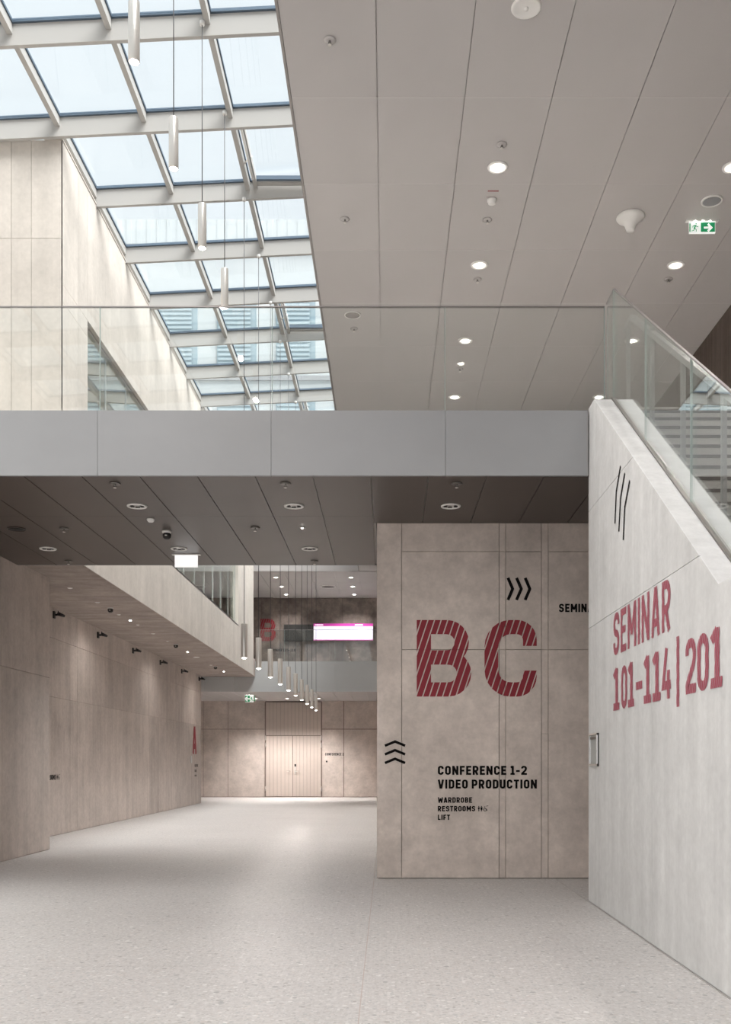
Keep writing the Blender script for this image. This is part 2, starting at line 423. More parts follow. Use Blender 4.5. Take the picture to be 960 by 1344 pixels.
# ------------------------------------------------------------------ main ceiling with panels
ce = struct(MB().box(XV, XR+3, -6, 20.6, ZC+.02, ZC+.25).box(XV, XR+3, 20.6, YE, ZC, ZC+.25).box(-9, XV, 35.3, YE, ZC, ZC+.25).build('ceiling', 'ceil'))
pw, pl = 0.8945, 1.515
cx = [-0.098+pw*k for k in range(7)]
cy = [10.14+pl*k for k in range(-3, 7)]
panels(ce, rect(XV, XR+3, cy[0]-pl, 20.6), cx, cy, lambda u, v: (u, v, ZC), (0, 0, .02), 'ceil', 0.007, name='ceiling_panel', gapv=0.004)
for y in cy:
    if y < 20.5: MB().box(XV, XR, y-.006, y+.006, ZC-.0015, ZC+.004).build('joint_strip', 'ceil_light', ce)
# far ceiling strip over the upper end of the hall
panels(ce, rect(-4.7, XR, 35.32, YE-.01), [-0.098+pw*k for k in range(-5, 6)], [37.4, 38.9, 40.4], lambda u, v: (u, v, ZC-.02), (0, 0, .02), 'ceil', 0.014, name='ceiling_panel')
struct(MB().box(XV-.03, XV-.004, -6, 35.3, ZC-.006, ZC+.26).build('trim_1', 'ceil_gap'))
# skylight shaft sides
struct(MB().box(XV, XV+.2, -6, 35.5, ZC+.25, E+9.45).build('wall_shaft', 'ceil'))
struct(MB().box(-9, XV, 35.3, 35.5, ZC+.25, E+9.45).build('wall_shaft_end', 'ceil'))

# ------------------------------------------------------------------ skylight
sk = struct(MB().box(XV-.06, XV-.01, -6, 35.3, E+9.18, E+9.34).build('window_1', 'frame'))
YK = [12.4+1.8*k for k in range(-9, 14)]
PX = [XV-.03-1.24*k for k in range(7)]
rise = 0.05
def hz(X): return E+8.97+rise*(X+4.7)
for Y in YK:
    x0 = -8.6 if Y < 14.3 else XG-.25
    MB().prism([(x0, Y, hz(x0)), (XV, Y, hz(XV)), (XV, Y, hz(XV)+.27), (x0, Y, hz(x0)+.27)], (0, .06, 0)).build('beam', 'frame', sk)
    MB().prism([(x0, Y-.03, hz(x0)+.275), (XV, Y-.03, hz(XV)+.275), (XV, Y-.03, hz(XV)+.315), (x0, Y-.03, hz(x0)+.315)], (0, .12, 0)).build('gasket', 'gasket', sk)
for k, X in enumerate(PX[1:], 1):
    for i in range(len(YK)-1):
        if X < -5 and YK[i] > 12.5: continue
        o = MB().box(X-.035, X+.035, YK[i]+.06, YK[i+1], hz(X)+.14, hz(X)+.27).build('purlin', 'frame', sk)
        MB().box(X-.05, X+.05, YK[i]+.06, YK[i+1], hz(X)+.275, hz(X)+.31).build('gasket', 'gasket', sk)
pane = {}
for k in range(6):
    xa, xb = PX[k+1]+.05, PX[k]-.05
    for i in range(len(YK)-1):
        if xb < -5 and YK[i] > 12.5: continue
        MB().prism([(xa, YK[i]+.09, hz(xa)+.285), (xb, YK[i]+.09, hz(xb)+.285), (xb, YK[i]+.09, hz(xb)+.30), (xa, YK[i]+.09, hz(xa)+.30)],
                   (0, YK[i+1]-YK[i]-.12, 0)).build('pane', 'skyglass', sk)
# opening sashes with chain arms (two in view)
for i in (10, 13, 16):
    xa, xb = PX[1]+.06, XV-.06; ya, yb = YK[i]+.07, YK[i+1]-.01
    z0 = hz(xa)+.16
    s = MB().box(xa+.04, xa+.10, ya, yb, z0, z0+.10).box(xa+.04, xb, yb-.13, yb-.04, z0+.02, z0+.10).box(xa+.04, xb, ya, ya+.05, z0+.02, z0+.1)
    so = s.build('sash', 'frame', sk)
    MB().box(xa+.10, xb, yb-.19, yb-.14, z0+.04, z0+.1).build('sash_gasket', 'gasket', so)
    MB().tube((xa-.03, (ya+yb)/2+.2, z0+.0), (xa+.11, (ya+yb)/2+.05, z0+.03), .012).tube((xa+.06, ya+.1, z0-.02), (xa+.06, yb-.3, z0-.02), .02).build('chain_arm', 'white', so)
struct(MB().box(-9, -8.6, -6, 14.2, 0, E+9.5).build('wall_left_hall', 'conc_pale'))

# ------------------------------------------------------------------ gallery block on the left (upper level)
GY0, GY1 = 14.34, 34.9
WO = (15.55, 31.33, E+4.31, E+6.93)      # window opening
ga = struct(MB().box(XG-.25, XG-.015, GY0+.015, YB1+.03, ZF+.002, ZT).box(XG-.25, XG-.015, YB1+.03, WO[0], E+3.06, ZT).box(XG-.25, XG-.015, WO[1], GY1, E+3.06, ZT)
            .box(XG-.25, XG-.015, WO[0], WO[1], E+3.06, WO[2]).box(XG-.25, XG-.015, WO[0], WO[1], WO[3], ZT)
            .box(-9, XG-.015, GY0+.015, GY0+.25, E+3.70, ZT).build('wall_gallery', 'joint_pale'))
panels(ga, [(GY0, ZF+.002), (YB1+.03, ZF+.002), (YB1+.03, E+3.052), (GY1, E+3.052), (GY1, ZT), (GY0, ZT)], [YB1+.03, WO[0], 19.4, 23.7, 28.0, WO[1]], [WO[2], E+6.67, WO[3]], lambda u, v: (XG-.015, u, v), (.015, 0, 0), 'conc_pale', 0.006,
       holes=[WO], skip=lambda u, v: False)
panels(ga, rect(-9, XG, E+3.70, ZT), [-8.2, -7.4, -6.55, -6.0, -5.44, -5.15], [E+7.58], lambda u, v: (u, GY0, v), (0, .015, 0), 'conc_pale', 0.006)
MB().box(XG-.012, XG+.004, WO[0], WO[1], WO[2]-.012, WO[2]+.02).build('sill', 'steel_dark', ga)
MB().box(-9, XG-.25, GY0+.25, YE, ZT-.2, ZT).build('roof', 'plaster', ga)
MB().box(XG-.26, XG+.01, GY0-.01, 35.3, ZT, ZT+.02).build('coping', 'conc_pale', ga)
win = struct(MB().box(XG-.12, XG-.06, WO[0], WO[1], WO[2], WO[2]+.04).box(XG-.12, XG-.06, WO[0], WO[1], WO[3]-.04, WO[3]).build('window_2', 'frame'))
wy = [WO[0]]+[15.55+1.3*k for k in range(1, 12)]+[31.15, WO[1]]
for i in range(len(wy)-1):
    MB().box(XG-.10, XG-.085, wy[i]+.02, wy[i+1]-.02, WO[2]+.04, WO[3]-.04).build('pane', 'winglass', win)
    if 0 < i < len(wy)-1: MB().box(XG-.104, XG-.081, wy[i]-.010, wy[i]+.010, WO[2]+.04, WO[3]-.04).build('mullion', 'rail', win)
# inside of the gallery
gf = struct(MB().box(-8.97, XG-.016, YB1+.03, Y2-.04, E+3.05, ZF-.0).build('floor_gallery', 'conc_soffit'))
struct(MB().box(-9, XG-.25, GY0+.25, YE, E+6.95, E+7.1).build('ceiling_gallery', 'plaster'))
struct(MB().box(-9.2, -9, -6, YE, 0, ZT).build('wall_left_outer', 'plaster'))

# ------------------------------------------------------------------ left wall and pier below the gallery
wl = struct(MB().box(XL-.6, XL-.015, 16.4, 35.1, 0, E+3.06).build('wall_left', 'joint'))
ly = [onX(x, 900, XL)[0] for x in (92, 101.5, 138, 174, 196, 209, 232, 250)]
panels(wl, rect(16.5, 35.1, .01, E+3.06), ly, [E+.94*1.36, E+2.44], lambda u, v: (XL-.015, u, v), (.015, 0, 0), 'conc_board', 0.006)
wp = struct(MB().box(-8.58, XP-.015, 10.5, YB1+.02, 0, ZF-.002).box(-8.97, XP-.015, YB1+.02, 16.485, 0, E+3.05).build('wall_pier', 'joint'))
panels(wp, rect(10.5, 16.5, .01, ZS), [14.44], [E+1.40], lambda u, v: (XP-.015, u, v), (.015, 0, 0), 'conc_board', 0.006)
MB().box(XP-.015, XP, YB1+.025, 16.5, ZS, E+3.05).build('panel', 'conc_board', wp)
MB().box(-8.97, XP, 16.485, 16.5, .01, E+3.05).build('panel', 'conc_board', wp)

# ------------------------------------------------------------------ lettered wall under the bridge
XB0 = -0.124
wb = struct(MB().box(XB0+.02, XR, YBC+.03, YE-.02, 0, ZF-.02).build('wall_center', 'joint'))
bx = [onY(x, 900, YBC)[0] for x in (527.5, 655.5, 664, 711, 720)]
bz = [onY(600, y, YBC)[1] for y in (963, 852.7, 724)]
def bskip(u, v): return False
# narrow strips between the fields lie a little deeper
zs = [.01]+bz+[ZS]
us = [XB0]+bx+[XR]
for i in range(len(us)-1):
    strip = i in (0, 2, 4) 
    deep = 0.008 if i in (2, 4) else 0.0
    rows = [.01, ZS] if i == 0 else ([.01, bz[1], bz[2], ZS] if i != 4 else [.01, bz[0], bz[1], ZS])
    for j in range(len(rows)-1):
        MB().box(us[i]+.0035, us[i+1]-.0035, YBC+deep, YBC+.03, rows[j]+(.0035 if j else 0), rows[j+1]-.0035).build('panel', 'conc_warm', wb)
panels(wb, rect(YBC+.032, YE-.022, .01, ZF-.02), [15.1+2.6*k for k in range(10)], [bz[1], bz[2]], lambda u, v: (XB0, u, v), (.02, 0, 0), 'conc_warm', 0.006)
struct(MB().box(XB0, XR+3, YBC, YE, ZF-.02, ZF).box(XS+.4, XR, 10.24, 10.398, ZS, ZF).build('floor_upper', 'step'))

# ------------------------------------------------------------------ right wall of the upper level
wr = struct(MB().box(XR+.012, XR+.3, -6, YE, 0, ZC+.1).build('wall_right', 'gap'))
panels(wr, rect(9.0, 24.0, ZF, ZC), [9.0+.6*k for k in range(1, 25)], [], lambda u, v: (XR, u, v), (.012, 0, 0), 'wood_dark', 0.006)
MB().box(XR, XR+.012, -6, 9.0, 0, ZC).box(XR, XR+.012, 24, YE, ZF, ZC).box(XR, XR+.012, 9, YBC, 0, ZF).build('cladding', 'wood_dark', wr)

# ------------------------------------------------------------------ end wall, lower and upper
we = struct(MB().box(-9, XB0, YE, YE+.3, 0, 5.0).build('wall_back', 'joint_dark'))
ex = lambda x: (x-508)/F*YE
dl, dr = ex(348.5), ex(422.5)
eh = E+(1000-957)/F*YE
panels(we, rect(-9, dl, .02, 3.98), [ex(299.5), -7.6], [eh], lambda u, v: (u, YE-.02, v), (0, .02, 0), 'conc_warm', 0.02)
panels(we, rect(dr, XB0, .02, 3.98), [ex(451.5)], [eh], lambda u, v: (u, YE-.02, v), (0, .02, 0), 'conc_warm', 0.03)
wu = struct(MB().box(-9, XB0+6, YE+.0, YE+.3, 5.0, ZC).build('wall_back_upper', 'gap'))
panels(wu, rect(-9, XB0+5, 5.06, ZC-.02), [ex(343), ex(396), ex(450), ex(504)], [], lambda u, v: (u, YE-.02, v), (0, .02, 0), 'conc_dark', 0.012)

# double door of pale boards with a fixed panel above
dz = E+(1000-965.5)/F*YE; dtop = 3.94
d1 = struct(MB().box(dl-.02, dl+.015, YE-.045, YE, 0, dtop).box(dr-.015, dr+.02, YE-.045, YE, 0, dtop).box(dl, dr, YE-.045, YE, dz-.012, dz+.012).build('door_1', 'joint_dark'))
dm = ex(384.5)
def boards(x0, x1, z0, z1, name):
    o = MB().box(x0, x1, YE-.035, YE, z0, z1).build(name, 'joint', d1)
    b = MB(); n = round((x1-x0)/.148); w = (x1-x0)/n
    for k in range(n): b.box(x0+k*w+.009, x0+(k+1)*w-.009, YE-.05, YE-.034, z0+.004, z1-.004)
    q = b.build('boards', 'door', o); q['kind'] = 'stuff'
    return o
la = boards(dl+.025, dm-.006, .03, dz-.015, 'door_leaf'); lb = boards(dm+.006, dr-.025, .03, dz-.015, 'door_leaf')
boards(dl+.025, dr-.025, dz+.015, dtop-.01, 'fixed_panel')
hd = MB().box(dm+.07, dm+.13, YE-.062, YE-.05, .95, 1.30).build('handle_plate', 'steel', lb)
MB().tube((dm+.10, YE-.12, 1.08), (dm+.10, YE-.06, 1.08), .012).tube((dm+.10, YE-.115, 1.08), (dm+.26, YE-.115, 1.08), .013).build('handle', 'steel', lb)
MB().box(dm+.075, dm+.145, YE-.07, YE-.055, 1.27, 1.37).build('lock', 'black', lb)
MB().tube((dm-.10, YE-.12, 1.08), (dm-.10, YE-.05, 1.08), .012).tube((dm-.10, YE-.115, 1.08), (dm-.24, YE-.115, 1.08), .013).build('handle', 'steel', la)
for X, lf in ((dl+.02, la), (dr-.02, lb)):
    for z in (.35, 2.15, 2.45): MB().tube((X, YE-.065, z-.1), (X, YE-.065, z+.1), .018).build('hinge', 'steel', lf)

# ------------------------------------------------------------------ the bridge
br = thing('footbridge', 'grey metal clad footbridge crossing the hall in front of the skylight', 'bridge', (0, YB0, ZS))
def L(x0, x1, y0, y1, z0, z1, name, mat, par=br, oy=YB0, oz=ZS): return MB().box(x0, x1, y0-oy, y1-oy, z0-oz, z1-oz).build(name, mat, par)
L(XP+.002, XS-.01, YB0+.04, YBC-.002, ZS+.02, ZF-.004, 'deck', 'step'); L(XP+.002, XB0-.012, YBC-.002, YB1, ZS+.02, ZF-.004, 'deck', 'step'); L(XS-.01, XR-.002, 10.402, YBC-.002, ZS+.02, ZF-.004, 'deck', 'step')
fxs = [XP+.003, (128-508)/F*YB0-1.82, (128-508)/F*YB0, (356-508)/F*YB0, (585-508)/F*YB0, XS-.012]
fxs = sorted(v for v in fxs if v >= XP)
for i in range(len(fxs)-1): L(fxs[i]+.002, fxs[i+1]-.002, YB0, YB0+.04, ZS, ZF, 'fascia_panel', 'fascia')
L(XP+.002, XB0-.012, YB1-.04+.04, YB1+.04-.02, ZS, ZF, 'rear_fascia', 'fascia')
sx = [XR-.002]; x = -0.167+.606*8
while x > XP+.1: sx.append(x); x -= .606
sx.append(XP-.002)
for i in range(len(sx)-1):
    x1, x0 = sx[i]-.005, sx[i+1]+.005
    if True:
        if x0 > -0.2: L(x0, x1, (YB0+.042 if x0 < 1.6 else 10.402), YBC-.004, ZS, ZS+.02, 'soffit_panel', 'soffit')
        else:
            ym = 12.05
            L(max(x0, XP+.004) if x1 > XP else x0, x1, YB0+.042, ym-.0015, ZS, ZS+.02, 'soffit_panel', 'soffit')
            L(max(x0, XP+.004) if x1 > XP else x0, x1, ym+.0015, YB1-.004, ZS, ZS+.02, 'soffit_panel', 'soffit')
def glass_run(name, label, xs, y, z0, h, mat='glass'):
    r = thing(name, label, 'balustrade', (0, y, z0))
    for i in range(len(xs)-1):
        MB().box(xs[i]+.004, xs[i+1]-.004, -.009, .009, 0, h-.012).build('glass_panel', mat, r)
        MB().box(xs[i+1]-.004, xs[i+1]+.002, -.009, .009, 0, h-.012).build('panel_edge', 'glass_edge', r)
    MB().box(xs[0], xs[-1], -.012, .012, h-.012, h).build('cap_rail', 'cap', r)
    return r
gx = fxs[:-1]+[2.295]
glass_run('glass_balustrade', 'clear glass balustrade panels along the front edge of the near bridge', gx, YB0+.10, ZF, 1.13)

# far bridge at the end of the hall
b2z0, b2z1 = E+92/F*Y2, E+132/F*Y2
b2 = thing('footbridge', 'far grey bridge edge, coloured lighter as skylit, at the end of the hall, above the double door', 'bridge', (0, Y2, b2z0))
def L2(x0, x1, y0, y1, z0, z1, name, mat): return MB().box(x0, x1, y0-Y2, y1-Y2, z0-b2z0, z1-b2z0).build(name, mat, b2)
L2(-8.97, XB0-.01, Y2+.04, YE-.022, b2z0+.02, b2z1-.004, 'deck', 'step')
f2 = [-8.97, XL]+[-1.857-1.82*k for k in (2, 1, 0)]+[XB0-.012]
for i in range(len(f2)-1): L2(f2[i]+.003, f2[i+1]-.003, Y2, Y2+.04, b2z0, b2z1, 'fascia_panel', 'fascia_skylit')
x = XB0-.012
while x > -8.5:
    L2(x-.606+.006, x-.006, Y2+.042, YE-.03, b2z0, b2z0+.02, 'soffit_panel', 'ceil'); x -= .606
glass_run('glass_balustrade', 'clear glass balustrade on the far bridge, below the white screen', [XG+.03, -3.677, -1.857, XB0-.012], Y2+.08, b2z1, 42/F*Y2)

# ------------------------------------------------------------------ stair wall
zt0 = E+3.70; slope = 0.677
ys0, ys1 = 10.38, 10.11; yk = 6.32; zk = zt0-(ys1-yk)*slope
prof = [(ys0, 0), (ys0, zt0), (ys1, zt0), (yk, zk), (2.0, zk), (2.0, 0)]
ws = struct(MB().prism([(XS+.012, y, z) for y, z in prof], (.388, 0, 0)).build('wall_stair', 'conc_stair'))
prof2 = [(ys0, .012)]+prof[1:-1]+[(2.0, .012)]
panels(ws, prof2, [10.03, 7.90, 4.6], [E+1.395, E+2.62], lambda u, v: (XS, u, v), (.012, 0, 0), 'conc_stair', 0.006)
struct(MB().box(XS+.40, XR, 10.27, 10.36, 0, ZS-.002).build('wall_light_stop', 'conc_stair'))  # unseen wall added to keep stray stair light off the lettered wall
# metal-framed niche at the end of the stair wall
ny0, ny1 = 9.87, 10.24; nz0, nz1 = 1.42, 1.75
nb = thing('recessed_box', 'small metal framed recessed box at the left edge of the white stair wall', 'wall box', (XS, (ny0+ny1)/2, nz0))
n_ = lambda y0, y1, z0, z1, x0, x1, nm, mt: MB().box(x0-XS, x1-XS, y0-(ny0+ny1)/2, y1-(ny0+ny1)/2, z0-nz0, z1-nz0).build(nm, mt, nb)
n_(ny0, ny1, nz0, nz1, XS-.012, XS-.001, 'back_plate', 'rail')
n_(ny0, ny0+.025, nz0, nz1, XS-.025, XS-.001, 'frame_side', 'conc_stair'); n_(ny1-.025, ny1, nz0, nz1, XS-.025, XS-.001, 'frame_side', 'conc_stair')
n_(ny0, ny1, nz1-.02, nz1, XS-.028, XS-.012, 'frame_top', 'steel'); n_(ny0, ny1, nz0, nz0+.02, XS-.028, XS-.012, 'frame_bottom', 'steel')
n_(ny0+.03, ny1-.03, nz1-.06, nz1-.035, XS-.02, XS-.012, 'lamp_bar', 'steel_dark')

# glass balustrade on the stair wall
XGl = 2.32; gt = 1.13
sb = thing('glass_balustrade', 'sloping clear glass stair balustrade on the white concrete stair wall', 'balustrade', (XGl, 10.44, zt0))
def zl(y): return zt0 if y > ys1 else zt0-(ys1-y)*slope
seg = [10.44, 10.12, 8.87, 7.54, 6.42]
for i in range(len(seg)-1):
    a, b = seg[i], seg[i+1]
    MB().prism([(-.009, y-10.44, z-zt0) for y, z in ((a-.004, zl(a)-.0+.02), (a-.004, zl(a)+gt-.012), (b+.004, zl(b)+gt-.012), (b+.004, zl(b)+.02))], (.018, 0, 0)).build('glass_panel', 'glass', sb)
    MB().prism([(-.009, y-10.44, z-zt0) for y, z in ((b+.003, zl(b)+.02), (b+.003, zl(b)+gt-.012), (b-.003, zl(b)+gt-.012), (b-.003, zl(b)+.02))], (.018, 0, 0)).build('panel_edge', 'glass_edge', sb)
MB().bar((0, 0, gt-.006), (0, ys1-10.44, gt-.006), .018, .012).bar((0, ys1-10.44, gt-.006), (0, 6.42-10.44, zl(6.42)-zt0+gt-.006), .020, .012).build('cap_rail', 'cap', sb)
MB().prism([(-.025, y-10.44, z-zt0) for y, z in ((10.38, zt0+.001), (10.38, zt0+.02), (ys1, zt0+.02), (6.34, zl(6.34)+.02), (6.34, zl(6.34)+.001), (ys1, zt0+.001))], (.05, 0, 0)).build('glass_channel', 'steel_dark', sb)

# ------------------------------------------------------------------ staircase
rs, tr = 0.174, 0.2575
st = thing('staircase', 'pale concrete stair flight with dark edge strips rising to the bridge', 'staircase', (XS+.4, 10.24, ZF))
for n in range(1, 16):
    y1 = -tr*(n-1); z1 = -rs*n
    q = MB().box(.004, XR-XS-.404, y1-tr, y1+.08, z1-.21, z1).build('step', 'step', st)
    MB().box(.004, XR-XS-.404, y1-.004+tr*0, y1+.004, z1+rs-.062, z1+rs-.024).build('edge_strip', 'strip', st) if n == 1 else None
    MB().box(.01, XR-XS-.41, y1-tr-.006, y1-tr+.004, z1-.052, z1-.024).build('edge_strip', 'strip', q)
MB().box(.004, XR-XS-.404, -tr*15-2.2, -tr*15, -rs*16-.25, -rs*16).build('landing', 'step', st)
# handrail inside the stair wall
hr = thing('handrail', 'light grey handrail on slim flat posts inside the stair glass', 'handrail', (2.57, 10.24, ZF))
zn = lambda y: (0 if y > 0 else y*slope)
rl = MB().bar((0, .45, .98), (0, .10, .98), .05, .05).bar((0, .12, .98), (0, -4.2, .98-4.2*slope+.04), .05, .05)
rl.build('rail', 'rail', hr)
for yy in (.33, -.62, -1.62, -2.66, -3.68):
    MB().box(-.014, .014, yy-.06+.0, yy+.0, zn(yy)-(.10 if yy < 0 else 0), zn(yy)+.95).box(-.020, .020, yy-.045, yy-.015, zn(yy)-(.02 if yy < 0 else 0), zn(yy)+.95).build('post', 'rail', hr)

# ------------------------------------------------------------------ lettering on the wall under the bridge
UX, UZ = (1, 0, 0), (0, 0, 1)
def at(x, y, Yp=YBC, off=.004): X, Z = onY(x, y, Yp); return (X, Yp-off, Z)
px = YBC/F
bc = thing('lettering', 'huge red diagonally striped letters B and C on the concrete wall', 'lettering', at(547, 914.5))
o0 = Vector(at(547, 914.5))
for ch, xa, xb in (('B', 547, 619), ('C', 636, 705)):
    p, w = glyph(ch, .19, .71, .36); mb = MB(); k = (xb-xa)*px/.71; hgt = 101*px
    bs = Vector(at(xa, 914.5))-o0
    # heavier verticals than bars, as painted
    stroke_mesh(mb, p, .185, lambda a, b: bs+Vector((a*k, 0, b*hgt)))
    o = mb.build('letter', 'red', bc, fix=False); stripe_cut(o, UX, UZ, 8.7*px*.95, 7.1*px*.95)
def wtxt(t, x0, x1, yb, yt, label, name='lettering', Yp=YBC, mat='ink', th=.205, off=.004):
    return write(t, name, at(x0, yb, Yp, off), UX, UZ, (yb-yt)/F*Yp, (x1-x0)/F*Yp, th, mat, label)
wtxt('CONFERENCE 1-2', 575, 692, 1017, 1005.2, 'black painted words CONFERENCE 1-2 below the red letters')
wtxt('VIDEO PRODUCTION', 575, 705, 1035, 1023.2, 'black painted words VIDEO PRODUCTION below the line CONFERENCE 1-2')
wtxt('WARDROBE', 575, 620, 1053.6, 1046.4, 'small black painted word WARDROBE on the concrete wall')
rr = wtxt('RESTROOMS', 575, 624, 1064.8, 1057.8, 'small black painted word RESTROOMS with pictograms between WARDROBE and LIFT')
wtxt('LIFT', 575, 591, 1076.2, 1069.2, 'small black painted word LIFT, lowest line on the wall')
wtxt('SEMINAR', 734, 787, 803.5, 792.5, 'black painted word SEMINAR cut off by the white stair wall')
def icons(org, u, v, k, par):
    mb = MB()
    sc = lambda pts: [(a*k, b*k) for a, b in pts]
    org = Vector(org)
    lines(mb, [(sc([(.18, .0), (.18, .45)]), False), (sc([(.18, .82), (.18, 1.0)]), False)], .16*k, org, u, v)
    lines(mb, [(sc([(.18, .40), (.18, .76)]), False)], .30*k, org, u, v)
    lines(mb, [(sc([(.68, .0), (.68, .30)]), False), (sc([(.68, .82), (.68, 1.0)]), False)], .16*k, org, u, v)
    lines(mb, [(sc([(.68, .30), (.68, .76)]), False)], .34*k, org, u, v)
    ring = [(1.35+.26*math.cos(t), .28+.26*math.sin(t)) for t in [R(a) for a in range(120, 400, 20)]]
    lines(mb, [(sc(ring), False), (sc([(1.30, .95), (1.35, .45), (1.62, .45), (1.78, .10)]), False), (sc([(1.60, .95), (1.95, 1.05)]), False)], .09*k, org, u, v)
    return mb
icons(at(627.5, 1064.8), UX, UZ, 7*px, None).build('pictogram', 'ink', rr, fix=False)
# chevrons
mb = MB()
for k in range(3):
    lines(mb, [([(0, 29.0*px), (6.2*px, 14.5*px), (0, 0)], False)], 3.9*px, at(667+11.3*k, 787.5), UX, UZ)
    if k < 3: pass
tag(mb.build('chevron_arrows', 'ink', None, fix=False), 'three black chevrons pointing right above the letter C', 'arrow sign')
mb = MB()
for k in range(3): lines(mb, [([(0, 0), (13.3*px, 5.5*px), (26.6*px, 0)], False)], 3.4*px, at(505.5, 978.8+11.3*k), UX, UZ)
tag(mb.build('chevron_arrows', 'ink', None, fix=False), 'three black chevrons pointing up at the left edge of the lettered wall', 'arrow sign')

# lettering on the stair wall (runs towards the camera)
UY = (0, -1, 0)
def aty(x, y, off=.004): Yp, Z = onX(x, y, XS); return Vector((XS-off, Yp, Z))
def dy(x): return F*XS/(x-508)
write('SEMINAR', 'lettering', (XS-.004, dy(806), 2.445), UY, UZ, .39, dy(806)-dy(881), .168, 'rose', 'faded red word SEMINAR on the white stair wall', split=True, stripes=(.036, .029))
l2 = thing('lettering', 'faded red room numbers 101-114 | 201 on the white stair wall', 'lettering', (XS-.004, dy(806), 1.935))
for c, xa, xb, za, zb, nm in (('1', 806, 814, 0, .385, 'digit'), ('0', 816.2, 824, 0, .385, 'digit'), ('1', 825.2, 833.5, 0, .385, 'digit'), ('-', 835.5, 844, 0, .385, 'dash'),
                              ('1', 846, 855.5, 0, .385, 'digit'), ('1', 857.5, 868.2, 0, .385, 'digit'), ('4', 869.8, 881.5, 0, .385, 'digit'), ('|', 889, 892.6, -.075, .437, 'bar'),
                              ('2', 901, 914.5, 0, .385, 'digit'), ('0', 916.2, 931.3, 0, .385, 'digit'), ('1', 934, 949.5, 0, .385, 'digit')):
    p, w = glyph(c, .175); k = (dy(xa)-dy(xb))/w; mb = MB()
    stroke_mesh(mb, p, .175, lambda a, b: Vector((0, (dy(xa)-dy(806))-a*k, za+b*(zb-za))))
    o = mb.build(nm, 'rose', l2, fix=False); stripe_cut(o, UY, UZ, .036, .029)
mb = MB()
for pts in ([(203, 500), (178, 650), (170, 838)], [(228, 542), (203, 690), (193, 885)], [(257, 586), (228, 742), (219, 935)]):
    q = [aty(770+a/4.48, 500+b/4.48) for a, b in pts]
    lines(mb, [([(-v.y, v.z) for v in q], False)], .040, (XS-.004, 0, 0), (0, -1, 0), UZ)
tag(mb.build('chevron_arrows', 'ink', None, fix=False), 'three black bent arrows high on the white stair wall', 'arrow sign')

# ------------------------------------------------------------------ lettering on the left wall
def wl_pt(x, y): Yp, Z = onX(x, y, XL); return Vector((XL+.004, Yp, Z))
UYp = (0, 1, 0)
p0 = wl_pt(253, 990)
write('A', 'lettering', (XL+.004, 33.55, E+.27), UYp, UZ, .94, .68, .20, 'red', 'tall red letter A at the far end of the left wall')
write('RESTROOMS', 'lettering', (XL+.004, 18.98, E-.355), UYp, UZ, .105, .70, .19, 'ink', 'black word and pictograms on the left wall, half hidden by the pier')
pic = icons((XL+.004, 19.73, E-.355), UYp, UZ, .105, None).build('pictogram', 'ink', None, fix=False); pic.parent = [o for o in bpy.data.objects if o.get('label', '').startswith('black word and pictograms')][0]
mb = MB()
for j, (n, zz, hh) in enumerate(((5, E-.17, .09), (3, E-.35, .09), (3, E-.50, .06))):
    for k in range(n): lines(mb, [([(k*.125, 0), (k*.125, hh)], False)], .075, (XL+.004, 33.95, zz), UYp, UZ)
wt_ = mb.build('wall_text', 'ink', None, fix=False); wt_['kind'] = 'stuff'; tag(wt_, 'tiny unreadable dark text lines below the red letter A', 'lettering')
tag(MB().box(XL, XL+.012, 33.2, 33.42, E-.04, E+.21).build('info_plate', 'rail'), 'narrow grey plate on the left wall beside the red letter A', 'wall plate')

# lettering and box beside the far door
write('CONFERENCE 2', 'lettering', (ex(427), YE-.024, E+(1000-991.6)/F*YE), UX, UZ, 3.4/F*YE, 24.5/F*YE, .19, 'ink', 'small black words CONFERENCE 2 right of the far double door')
tag(MB().box(ex(428), ex(430), YE-.045, YE-.02, E-.02, E+.05).build('card_reader', 'black'), 'tiny black card reader right of the far double door', 'card reader')

# upper end wall: letter, black screen, lit screen
wtxt_far = lambda t, x0, x1, yb, yt, label, mat, th: write(t, 'lettering', at(x0, yb, YE-.02), UX, UZ, (yb-yt)/F*YE, (x1-x0)/F*YE, th, mat, label)
fb = MB(); p, w = glyph('B', .19, .71, .36); stroke_mesh(fb, p, .185, lambda a, b: Vector(at(342, 841.5, YE-.02))+Vector((a/.71*20.5/F*YE, 0, b*29.5/F*YE)))
o = fb.build('lettering', 'red', None, fix=False); stripe_cut(o, UX, UZ, .09, .072); tag(o, 'far red striped letter B on the dark upper end wall', 'lettering')
wtxt_far('SEMINAR 115-119', 352, 388, 855, 851.5, 'tiny dark words SEMINAR 115-119 behind the far glass', 'ink', .19)
X0, Z0 = onY(373, 842, YE); X1, Z1 = onY(412, 820, YE)
tv = thing('black_screen', 'black switched-off screen left of the lit white screen', 'screen', ((X0+X1)/2, YE-.11, Z0))
MB().box(X0-(X0+X1)/2, X1-(X0+X1)/2-.01, 0, .08, 0, Z1-Z0).build('housing', 'black', tv)
MB().box(X0-(X0+X1)/2+.03, X1-(X0+X1)/2-.03, -.004, 0, .03, Z1-Z0-.03).build('glass_front', plain('screen_off', (.03, .03, .03), .15), tv)
X0, Z0 = onY(412, 841, YE); X1, Z1 = onY(490, 819, YE)
xm = (X0+X1)/2
ls = thing('lit_screen', 'long white lit information screen with magenta header on the end wall', 'screen', (xm, YE-.13, Z0))
MB().box(X0-xm, X1-xm, 0, .10, 0, Z1-Z0).build('housing', 'white', ls)
MB().box(X0-xm+.02, X1-xm-.02, -.006, 0, .035, Z1-Z0-.11).build('display', 'screen', ls)
